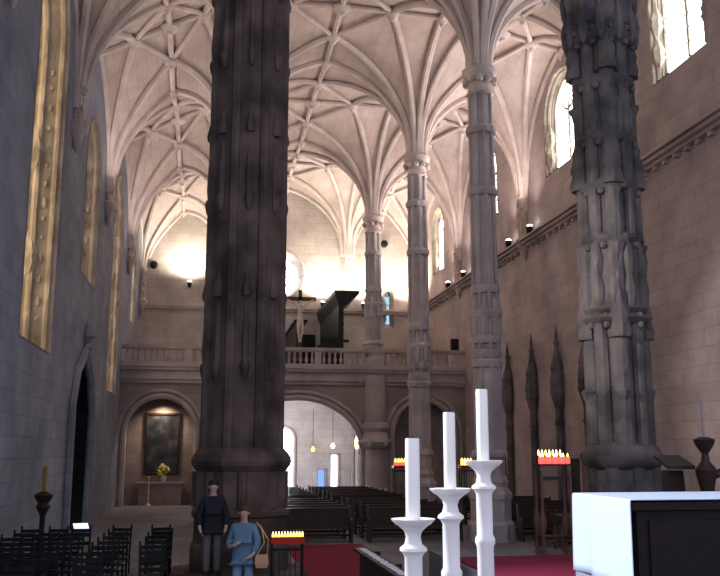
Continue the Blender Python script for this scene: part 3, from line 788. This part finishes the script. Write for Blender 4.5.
# ------------------------------------------------------------------ chairs
def chair():
    root = thing('chair', 'x', 'chair', (0, 0, 0), 0, 'dark chairs in the left aisle')
    mb = MB(); mb.box(-.21, .21, -.2, .2, .43, .47); mb.build('seat', M['black'], root, False, .01)
    for sx in (-1, 1):
        mb = MB(); mb.tube([(sx*.19, -.18, 0), (sx*.19, -.18, .44)], .018, 6); mb.build('leg', M['black'], root)
        mb = MB(); mb.tube([(sx*.19, .19, 0), (sx*.19, .17, .45), (sx*.2, .255, 1.04)], .022, 6); mb.build('leg', M['black'], root)
    mb = MB()
    for z, y in ((.62, .195), (.8, .215)): mb.box(-.19, .19, y-.01, y+.012, z, z+.07)
    mb.box(-.19, .19, .215, .24, .9, .97); mb.build('backrest', M['black'], root)
    mb = MB(); mb.box(-.19, .19, -.19, -.17, .2, .23); mb.box(-.2, -.18, -.18, .18, .26, .29); mb.box(.18, .2, -.18, .18, .26, .29); mb.build('stretcher', M['black'], root)
    return root
c0 = chair(); tree = kids(c0); first = True
files = [(-3.75, 'in the file against the left wall'), (-3.2, 'in file second from the left wall'), (-2.65, 'in file third from the left wall'), (-1.75, 'in the file left of the walkway'), (-.86, 'right of the walkway beside dark pier')]
for x, fn in files:
    for i in range(8):
        y = 14.2+i*.95
        if x > -1 and not (i >= 2): continue
        lab = 'dark chair, %s from the front, %s' % (ords[i].replace('front', 'first'), fn)
        rz = random.uniform(-.12, .12)
        px = x+random.uniform(-.05, .05) if x > -3.7 else x+.02
        if first: c0.location = (px, y, 0); c0['label'] = lab; first = False
        else: dup(c0, (px, y, 0), rz, lab, None, tree)
# candle stand by the left wall
t = thing('candle_stand', 'tall dark turned candle stand by the left wall behind the chairs', 'candle stand', (-3.62, 21.7, 0))
mb = MB(); mb.lathe([(.3, 0), (.3, .1), (.2, .18), (.09, .4), (.1, .6), (.06, .8), (.06, 1.2), (.1, 1.3), (.17, 1.42), (.12, 1.5), (.2, 1.62), (.22, 1.68), (.08, 1.76)], (0, 0, 0), 14); mb.build('stem', M['dark'], t, True)
mb = MB(); mb.lathe([(.05, 1.74), (.05, 2.3), (.02, 2.34)], (0, 0, 0), 10); mb.build('candle', plain('amber wax', (.32, .2, .06), .5), t, True)
# made-up stand whose glowing panel imitates a bright glare at the portal
t = thing('glare_stand', 'low stand with added glowing panel for bright glare beside the dark left portal', 'glare panel', (-3.75, 29.2, 0), .3)
mb = MB(); mb.lathe([(.16, 0), (.15, .03), (.02, .05), (.02, .42)], (0, 0, 0), 10); mb.build('stand', M['iron'], t, True)
mb = MB(); mb.box(-.22, .22, -.15, .15, .44, .46, Matrix.Rotation(.5, 4, 'X')); mb.build('sheet', emit('added glare panel', (.75, .85, 1), 1.1), t)

# ------------------------------------------------------------------ candlesticks by the altar
CZ = 1.2
def candlestick(x, y, zd, label, sc=1.0, candle_h=.47, cr=.04):
    h = zd-CZ
    t = thing('candlestick', label, 'candlestick', (x, y, CZ), 0)
    mb = MB(); mb.lathe([(.135, 0), (.135, .05), (.11, .09), (.08, .16), (.06, .2)], (0, 0, 0), 20); mb.build('foot', M['marble'], t, True)
    mb = MB()
    mb.lathe([(.06, .19), (.05, .3), (.052, h-.52), (.062, h-.5), (.062, h-.47), (.05, h-.45), (.05, h-.2), (.06, h-.18), (.078, h-.165), (.076, h-.15), (.05, h-.13), (.042, h-.09), (.05, h-.06), (.085, h-.03)], (0, 0, 0), 20)
    mb.build('stem', M['marble'], t, True)
    mb = MB(); mb.lathe([(.07, h-.035), (.1, h-.022), (.122, h), (.125, h+.008), (.1, h+.004), (.04, h)], (0, 0, 0), 28); mb.build('drip_pan', M['marble'], t, True)
    c = thing('altar_candle', 'thick white candle on the '+label.replace('pale floor candlestick, ', '')+' candlestick', 'candle', (x, y, zd+.001), 0)
    mb = MB(); mb.lathe([(cr, 0), (cr, candle_h-.008), (cr*.92, candle_h), (cr*.3, candle_h-.004)], (0, 0, 0), 18); wx = mb.build('wax', M['wax'], c, True)
    mb = MB(); mb.tube([(0, 0, candle_h-.01), (0, .003, candle_h+.012)], .003, 5); mb.build('wick', M['black'], wx)
candlestick(1.17, 5.0, 2.31, 'pale floor candlestick, leftmost and lowest of the three', candle_h=.455, cr=.041)
candlestick(1.46, 5.25, 2.465, 'pale floor candlestick, middle one of the three', candle_h=.46, cr=.036)
candlestick(1.75, 5.5, 2.625, 'pale floor candlestick, rightmost and tallest of the three', candle_h=.46, cr=.038)

# ------------------------------------------------------------------ altar
M['ebony'] = plain('near black wood', (.012,.008,.009), .6, noise=.3)
t = thing('altar', 'large dark altar table in the right foreground', 'altar', (6.93, 9.14, CZ))
mb = MB(); mb.box(-2.7, 2.7, -.68, .68, .9, .985); mb.build('table_top', M['ebony'], t, False, .01)
mb = MB(); mb.box(-2.62, 2.62, -.6, .6, 0, .9)
for q in range(5): mb.box(-2.5+q*1.02, -1.6+q*1.02, -.63, -.6, .12, .8)
mb.build('body', M['ebony'], t, False, .01)
# linen cloth
bm_ = MB()
def clothpt(s, y):
    # s runs along the cloth: from hem up the left end, over the top
    zt = 2.2
    if s < .85:
        d_ = .85-s; return Vector((4.2-.03*math.sin(y*7+.6)*d_-.02*d_*math.sin(y*13), y, zt-d_-.012*math.sin(y*5)*(d_ > .8)))
    return Vector((4.2+(s-.85), y, zt+.004))
sv = [0, .1, .2, .3, .4, .5, .6, .7, .8, .845, .86, .9, 1.2, 2, 3, 4, 5, 6.25]
yv = [8.43+1.42*k/28 for k in range(29)]
top = [[clothpt(s, y) for y in yv] for s in sv]
V_ = [[bm_.bm.verts.new(p) for p in r] for r in top]
for a, c in zip(V_[:-1], V_[1:]):
    for i in range(28): bm_.bm.faces.new((a[i], a[i+1], c[i+1], c[i]))
cl = bm_.build('altar_cloth', M['cloth'], None, True)
md = cl.modifiers.new('s', 'SOLIDIFY'); md.thickness = .012; md.offset = 1
tag(cl, 'white linen cloth draped over the near left end of the dark altar', 'altar cloth')
mb = MB()
for k_ in range(60):
    y = 8.44+k_*.0235; mb.box(4.19, 4.205, y, y+.008, 1.28, 1.35)
o = mb.build('fringe', M['cloth'], cl)
# red cushion
mb = MB(); mb.lathe([(.05, 0), (.24, .02), (.27, .07), (.24, .12), (.05, .14)], (0, 0, 0), 4, PI/4, 1.2, 1)
o = mb.build('kneeling_cushion', M['red'], None, True); o.location = (4.42, 7.6, 1.26+.12); tag(o, 'small red cushion before the dark side of the altar', 'cushion')
mb = MB(); mb.box(-.3, .3, -.22, .22, .16, .18); mb.box(-.28, -.24, -.2, .2, 0, .16); mb.box(.24, .28, -.2, .2, 0, .16)
o2 = mb.build('footstool', M['dark']); o2.location = (4.42, 7.6, CZ); tag(o2, 'low dark footstool under the red cushion beside the altar', 'footstool')

# ------------------------------------------------------------------ votive stands
def votive(x, y, z0, w, h, label, tiers, frame_mat, name='votive_stand', turned=False):
    t = thing(name, label, 'votive stand', (x, y, z0))
    for sx in (-1, 1):
        for sy in (-1, 1):
            mb = MB()
            if turned: mb.lathe([(.04, 0), (.045, .06), (.025, .12), (.03, .3), (.055, .42), (.055, .52), (.03, .6), (.024, .66), (.022, h-.12)], (sx*w*.44, sy*.12, 0), 8)
            else: mb.tube([(sx*w*.46, sy*.13, 0), (sx*w*.46, sy*.13, h-.1)], .014, 6)
            mb.build('leg', M['brown'] if turned else frame_mat, t, turned)
    mb = MB(); mb.box(-w/2, w/2, -.16, .16, h-(.05 if turned else .13), h-.02); mb.build('tray', M['iron'] if turned else M['red'], t)
    mb = MB(); mb.box(-w*.46, w*.46, -.14, .14, .25, .27); mb.box(-w*.46, w*.46, -.13, -.11, h-.25, h-.2)
    for q in range(0 if turned else 6): mb.box(-w*.4+q*w*.16-.006, -w*.4+q*w*.16+.006, -.13, -.118, .27, h-.2)
    mb.build('lower_shelf', frame_mat, t)
    if tiers > 1:
        mb = MB(); mb.box(-w*.4, w*.4, .04, .14, h+.08, h+.1); mb.box(-w*.4, -w*.38, .06, .12, h-.05, h+.09); mb.box(w*.38, w*.4, .06, .12, h-.05, h+.09); mb.build('upper_shelf', frame_mat, t)
    return t
def cup(mat_glass, r, h, label, group):
    c = thing('votive_candle', label, 'candle', (0, 0, 0), 0, group)
    mb = MB(); mb.lathe([(r*.8, 0), (r, .01), (r, h), (r*.8, h)], (0, 0, 0), 10); cp = mb.build('cup', mat_glass, c, True)
    mb = MB(); mb.lathe([(.004, h), (.012, h+.015), (.009, h+.03), (.001, h+.055)], (0, 0, 0), 7); mb.build('flame', M['flame'], cp, True)
    return c
votive(5.06, 12.58, CZ, .5, 1.32, 'dark votive stand glowing red left of the massive right pier', 2, M['iron'], turned=True)
lab = 'glowing red votive candle on the lower tier of the stand by the right pier'
c0 = cup(M['redglass'], .03, .1, lab, 'red votive candles right'); tr = kids(c0); c0.location = (4.85, 12.5, CZ+1.301)
for q in range(1, 9): dup(c0, (4.85+q*.053, 12.5+(.04 if q % 2 else 0), CZ+1.301), 0, None, None, tr)
lab = 'glowing amber votive candle on the upper tier of the stand by the right pier'
c1 = cup(M['yelglow'], .018, .03, lab, 'amber votive candles right'); tr = kids(c1); c1.location = (4.89, 12.67, CZ+1.421)
for q in range(1, 7): dup(c1, (4.89+q*.056, 12.67, CZ+1.421), 0, None, None, tr)
votive(1.43, 15.55, 0, .56, 1.27, 'red trayed votive stand beside the woman in blue denim', 1, M['iron'])
lab = 'lit votive candle in the row on the red tray beside the woman'
c2 = cup(M['yelglow'], .02, .035, lab, 'votive candles on the red tray'); tr = kids(c2); c2.location = (1.18, 15.45, 1.25)
for q in range(1, 11): dup(c2, (1.18+q*.05, 15.45, 1.25), 0, None, None, tr)
for x, lab, where in ((7.3, 'tall votive stand with lit candles left of the leftmost white candle', 'left'), (9.9, 'tall votive stand with lit candles between the middle and rightmost white candles', 'right')):
    votive(x, 33.15, 0, .6, 2.15, lab, 2, M['iron'])
    g_ = 'distant votive candles '+where
    la = 'tiny red votive candle on the tall distant stand, '+where+' of the middle white candle'
    c3 = cup(M['redglass'] if where == 'left' else M['yelglow'], .05, .12, la, g_); tr = kids(c3); c3.location = (x-.22, 33.08, 2.131)
    if where == 'right': c3['label'] = 'tiny glowing amber votive candle on the tall distant stand right of middle candle'
    for q in range(1, 5): dup(c3, (x-.22+q*.11, 33.08, 2.131), 0, None, None, tr)
    la = 'tiny amber candle on upper shelf of distant stand, '+where+' of the middle white candle'
    c4 = cup(M['yelglow'], .045, .1, la, g_+' upper'); tr = kids(c4); c4.location = (x-.18, 33.24, 2.251)
    for q in range(1, 4): dup(c4, (x-.18+q*.12, 33.24, 2.251), 0, None, None, tr)

# ------------------------------------------------------------------ dark furniture beyond the altar
t = thing('side_table', 'low dark wooden table with turned legs left of the white altar', 'table', (5.68, 13.2, 1.2))
mb = MB(); mb.box(-.36, .36, -.2, .2, .47, .52); mb.box(-.33, .33, -.17, .17, .4, .47); mb.build('table_top', M['dark'], t)
for sx, sy in ((-.3, -.14), (.3, -.14), (-.3, .14), (.3, .14)):
    mb = MB(); mb.lathe([(.03, 0), (.04, .05), (.025, .12), (.045, .22), (.05, .27), (.025, .34), (.035, .42)], (sx, sy, 0), 8); mb.build('leg', M['brown'], t, True)
# lectern and paschal candlestick
t = thing('lectern', 'dark wooden reading lectern standing behind the white altar', 'lectern', (6.78, 12.2, 1.225))
mb = MB(); mb.box(-.22, .22, -.16, .16, 0, .08); mb.poly([(-.17, -.1, .08), (.17, -.1, .08), (.12, -.06, 1.18), (-.12, -.06, 1.18)], (0, .2, 0)); mb.build('body', M['dark'], t)
mb = MB(); mb.poly([(-.2, -.22, 1.2), (-.2, .2, 1.36), (-.2, .2, 1.4), (-.2, -.22, 1.25)], (.42, 0, 0)); mb.build('book_rest', M['dark'], t)
t = thing('paschal_candlestick', 'tall dark candlestick with scrolled arm and thin candle behind the altar', 'candlestick', (7.03, 11.75, 1.225))
mb = MB(); mb.lathe([(.2, 0), (.18, .08), (.07, .2), (.06, .6), (.09, .75), (.1, .95), (.14, 1.12), (.15, 1.2), (.06, 1.32), (.045, 1.42), (.13, 1.55), (.15, 1.62), (.06, 1.66)], (0, 0, 0), 14); mb.build('stem', M['dark'], t, True)
mb = MB(); mb.tube([(.08, 0, 1.1), (.22, 0, 1.16), (.34, 0, 1.1), (.36, 0, .98), (.29, 0, .9), (.26, 0, .7)], [.05, .06, .055, .05, .04, .02], 7); mb.build('scrolled_arm', M['dark'], t, True)
mb = MB(); mb.lathe([(.022, 1.64), (.02, 2.18), (.005, 2.2)], (0, 0, 0), 10); mb.build('candle', plain('grey wax', (.3, .26, .25), .5), t, True)

# ------------------------------------------------------------------ people
def person(loc, rz, label, H, cloth_up, cloth_low, hair_mat, pose, long_hair, extra=None):
    t = thing('person', label, 'person', loc, rz)
    s = H/1.72
    def v(x, y, z): return (x*s, y*s, z*s)
    L, R_ = pose['armL'], pose['armR']
    hip, kn, an = .88, .48, .08
    V = [v(0,.0,.95), v(0,.0,1.12), v(0,.01,1.32), v(0,.015,1.44), v(0,-.01,1.52), v(0,-.015,1.60), v(0,-.01,1.67)]
    E = [(0,1),(1,2),(2,3),(3,4),(4,5),(5,6)]
    Rr = [(.145,.1),(.125,.095),(.15,.105),(.06,.055),(.058,.058),(.078,.092),(.066,.08)]
    for sx, arm in ((1, L), (-1, R_)):
        b = len(V)
        V += [v(sx*.165,.01,1.365), v(*arm[0]), v(*arm[1]), v(*arm[2])]
        E += [(2,b),(b,b+1),(b+1,b+2),(b+2,b+3)]; Rr += [.062,.045,.03,.036]
        hx, hy, hz = arm[2]; ex, ey, ez = arm[1]
        d = Vector((hx-ex, hy-ey, hz-ez)).normalized()
        side = d.cross(Vector((1,0,0))).normalized()
        for q, ln in enumerate((.085,.095,.09,.075)):
            f0 = Vector(arm[2])+side*(-.027+q*.018); f1 = f0+d*ln*.55; f2 = f0+d*ln+Vector((-sx*.02,0,0))
            i = len(V); V += [v(*f1), v(*f2)]; E += [(b+3,i),(i,i+1)]; Rr += [.010,.008]
        th0 = Vector(arm[2])-d*.02-side*.04; th1 = th0+d*.04-side*.012
        i = len(V); V += [v(*th0), v(*th1)]; E += [(b+3,i),(i,i+1)]; Rr += [.012,.009]
    legs = []
    for sx in (1, -1):
        b = len(V); st_ = pose['step'][0 if sx > 0 else 1]
        V += [v(sx*.09,0,hip), v(sx*.1,-.02+st_*.5,kn), v(sx*.1,.01+st_,an), v(sx*.105,-.12+st_,.04)]
        E += [(0,b),(b,b+1),(b+1,b+2),(b+2,b+3)]; Rr += [.09,.06,.042,.035]; legs.append(b)
    face = MB()
    face.ball(v(0,-.105,1.585), .016*s, 8, 6, sz=1.5)             # nose
    face.ball(v(.03,-.088,1.61), .011*s, 8, 6); face.ball(v(-.03,-.088,1.61), .011*s, 8, 6)
    face.ball(v(0,-.092,1.545), .02*s, 8, 4, sz=.3)
    face.ball(v(.082,0,1.6), .025*s, 8, 6, .5, 1, 1.3); face.ball(v(-.082,0,1.6), .025*s, 8, 6, .5, 1, 1.3)
    rs = [tuple(q*s for q in r) if isinstance(r, tuple) else r*s for r in Rr]
    skin_mesh('body', V, E, rs, M['skin'], t, 0, 2, face)
    # jacket: torso and sleeves with the same skeleton a little thicker
    Vj = [V[0], V[1], V[2], v(0,.012,1.45)]; Ej = [(0,1),(1,2),(2,3)]; Rj = [(.198*s,.168*s),(.155*s,.125*s),(.178*s,.135*s),(.078*s,.075*s)]
    Vj.insert(0, v(0,-.005,.79)); Ej = [(0,1),(1,2),(2,3),(3,4)]; Rj.insert(0, (.225*s,.19*s))
    for b in (7, 7+14):
        i = len(Vj); a = Vector(V[b+2])*.9+Vector(V[b+1])*.1
        Vj += [V[b], V[b+1], tuple(a)]; Ej += [(3,i),(i,i+1),(i+1,i+2)]; Rj += [.078*s,.07*s,.056*s]
    skin_mesh('jacket', Vj, Ej, Rj, cloth_up, t, 1, 2)
    Vt = [v(0,0,.93)]; Et = []; Rt = [(.13*s,.095*s)]
    for b in legs:
        i = len(Vt); Vt += [V[b], V[b+1], tuple(Vector(V[b+2])+Vector((0,0,.0)))]; Et += [(0,i),(i,i+1),(i+1,i+2)]; Rt += [.098*s,.08*s,.066*s]
    skin_mesh('trousers', Vt, Et, Rt, cloth_low, t, 0, 2)
    for b in legs:
        mb = MB(); a = V[b+2]
        mb.loft([[(a[0]+ux*s, a[1]+uy*s, 0) for ux, uy in ((-.045,.06),(.045,.06),(.055,-.12),(.03,-.19),(-.03,-.19),(-.055,-.12))],
                 [(a[0]+ux*s, a[1]+uy*s, .05*s) for ux, uy in ((-.045,.06),(.045,.06),(.052,-.12),(.028,-.185),(-.028,-.185),(-.052,-.12))],
                 [(a[0]+ux*s, a[1]+uy*s, .11*s) for ux, uy in ((-.04,.05),(.04,.05),(.04,-.04),(.02,-.06),(-.02,-.06),(-.04,-.04))]])
        mb.build('shoe', M['shoe'], t, True)
    mb = MB()
    n = 14; rings = []
    for zz, rx, ry, oy in ((1.735,.02,.02,.0),(1.725,.065,.07,.0),(1.69,.09,.1,.005),(1.65,.096,.108,.012),(1.6,.097,.1,.035),(1.55,.09,.075,.05),(1.5 if not long_hair else 1.42,.075,.05,.055)):
        rings.append([(rx*s*math.cos(2*PI*k/n), (oy+ry*math.sin(2*PI*k/n))*s if math.sin(2*PI*k/n) > -.2 or zz > 1.64 else (oy+ry*math.sin(2*PI*k/n)*.0+.015)*s, zz*s) for k in range(n)])
    mb.loft(rings); mb.build('hair', hair_mat, t, True)
    return t, s
w, s = person((.70, 15.72, 0), -.25, 'woman in a blue denim jacket and pale jeans standing beside the dark pier', 1.75, M['denim'], M['jeans'], M['hair'],
    dict(armL=((.25,-.02,1.12), (.2,-.16,.95), (.13,-.2,.9)), armR=((-.24,.02,1.12), (-.2,-.18,1.06), (-.08,-.24,1.12)), step=(.03,-.05)), True)
bg = thing('shoulder_bag', 'tan shoulder bag hanging at the hip of the woman in denim', 'bag', (1.0, 15.52, .74), 0)
mb = MB(); mb.loft([[(x*.9, y*.8, 0) for x, y in ((-.11,-.05),(.11,-.05),(.11,.05),(-.11,.05))], [(x, y, .1) for x, y in ((-.12,-.06),(.12,-.06),(.12,.06),(-.12,.06))], [(x*.9, y*.6, .22) for x, y in ((-.11,-.05),(.11,-.05),(.11,.05),(-.11,.05))]]); mb.build('pouch', M['bag'], bg, True, .01)
mb = MB(); mb.tube([(-.09, -.02, .2), (.04, -.03, .42), (.0, .08, .62), (-.09, .15, .735), (-.03, .1, .69), (.11, .03, .45), (.09, 0, .2)], .01, 5); mb.build('strap', M['bag'], bg, True)
person((.17, 16.34, .5), .1, 'man in a dark jacket and grey trousers standing on the step of the dark pier', 1.66, M['jacket'], M['trouser'], M['hair_d'],
    dict(armL=((.25,.0,1.12), (.24,-.08,.88), (.22,-.1,.82)), armR=((-.25,.0,1.12), (-.24,-.08,.88), (-.22,-.1,.82)), step=(.02,-.02)), False)

# ------------------------------------------------------------------ light and camera
wd_ = bpy.data.worlds.new('world'); S.world = wd_; wd_.use_nodes = True
bgn = wd_.node_tree.nodes['Background']; bgn.inputs[0].default_value = (.78,.80,1,1); bgn.inputs[1].default_value = .95
# added narrow spot standing in for chancel daylight on candles and altar end
spot((XL+.4, 9.3, 6.6), (2.9, 7.4, 1.9), 4700, (.87,.92,1), .95, .5, .25)
# added spot imitating transept daylight, aimed to brighten the right pier and wall
spot((XL+.4, 12.5, 8.5), (13.4, 19.0, 4.6), 4600, (1,.88,.82), .46, .6, .5)
# under-gallery room: an added side fill, then daylight through the west door
def area(loc, target, sx, sy, energy, col):
    l = bpy.data.lights.new('area', 'AREA'); l.shape = 'RECTANGLE'; l.size = sx; l.size_y = sy; l.energy = energy; l.color = col
    o = bpy.data.objects.new('area', l); COL.objects.link(o); o.location = loc
    o.rotation_euler = (Vector(target)-Vector(loc)).to_track_quat('-Z', 'Y').to_euler(); return o
area((1.2, 49.5, 3.4), (6.5, 54.5, 3.0), 1.5, 2.5, 420, (.84,.88,1))  # unseen fill added on the left, no window there
area((4.67, YB+.6, 1.9), (4.67, 45, 3.2), 1.2, 3.0, 600, (.85,.9,1))
cam = bpy.data.cameras.new('camera'); co = bpy.data.objects.new('camera', cam); COL.objects.link(co)
cam.sensor_width = 36; cam.lens = 44; cam.clip_end = 300
co.location = (0, 0, 2.7); co.rotation_euler = (math.radians(90+10.431), 0, math.radians(-9.826))
S.camera = co
S.view_settings.view_transform = 'Standard'; S.view_settings.look = 'None'; S.view_settings.gamma = 1; S.view_settings.use_curve_mapping = False
S.view_settings.exposure = .27
S.cycles.use_denoising = True
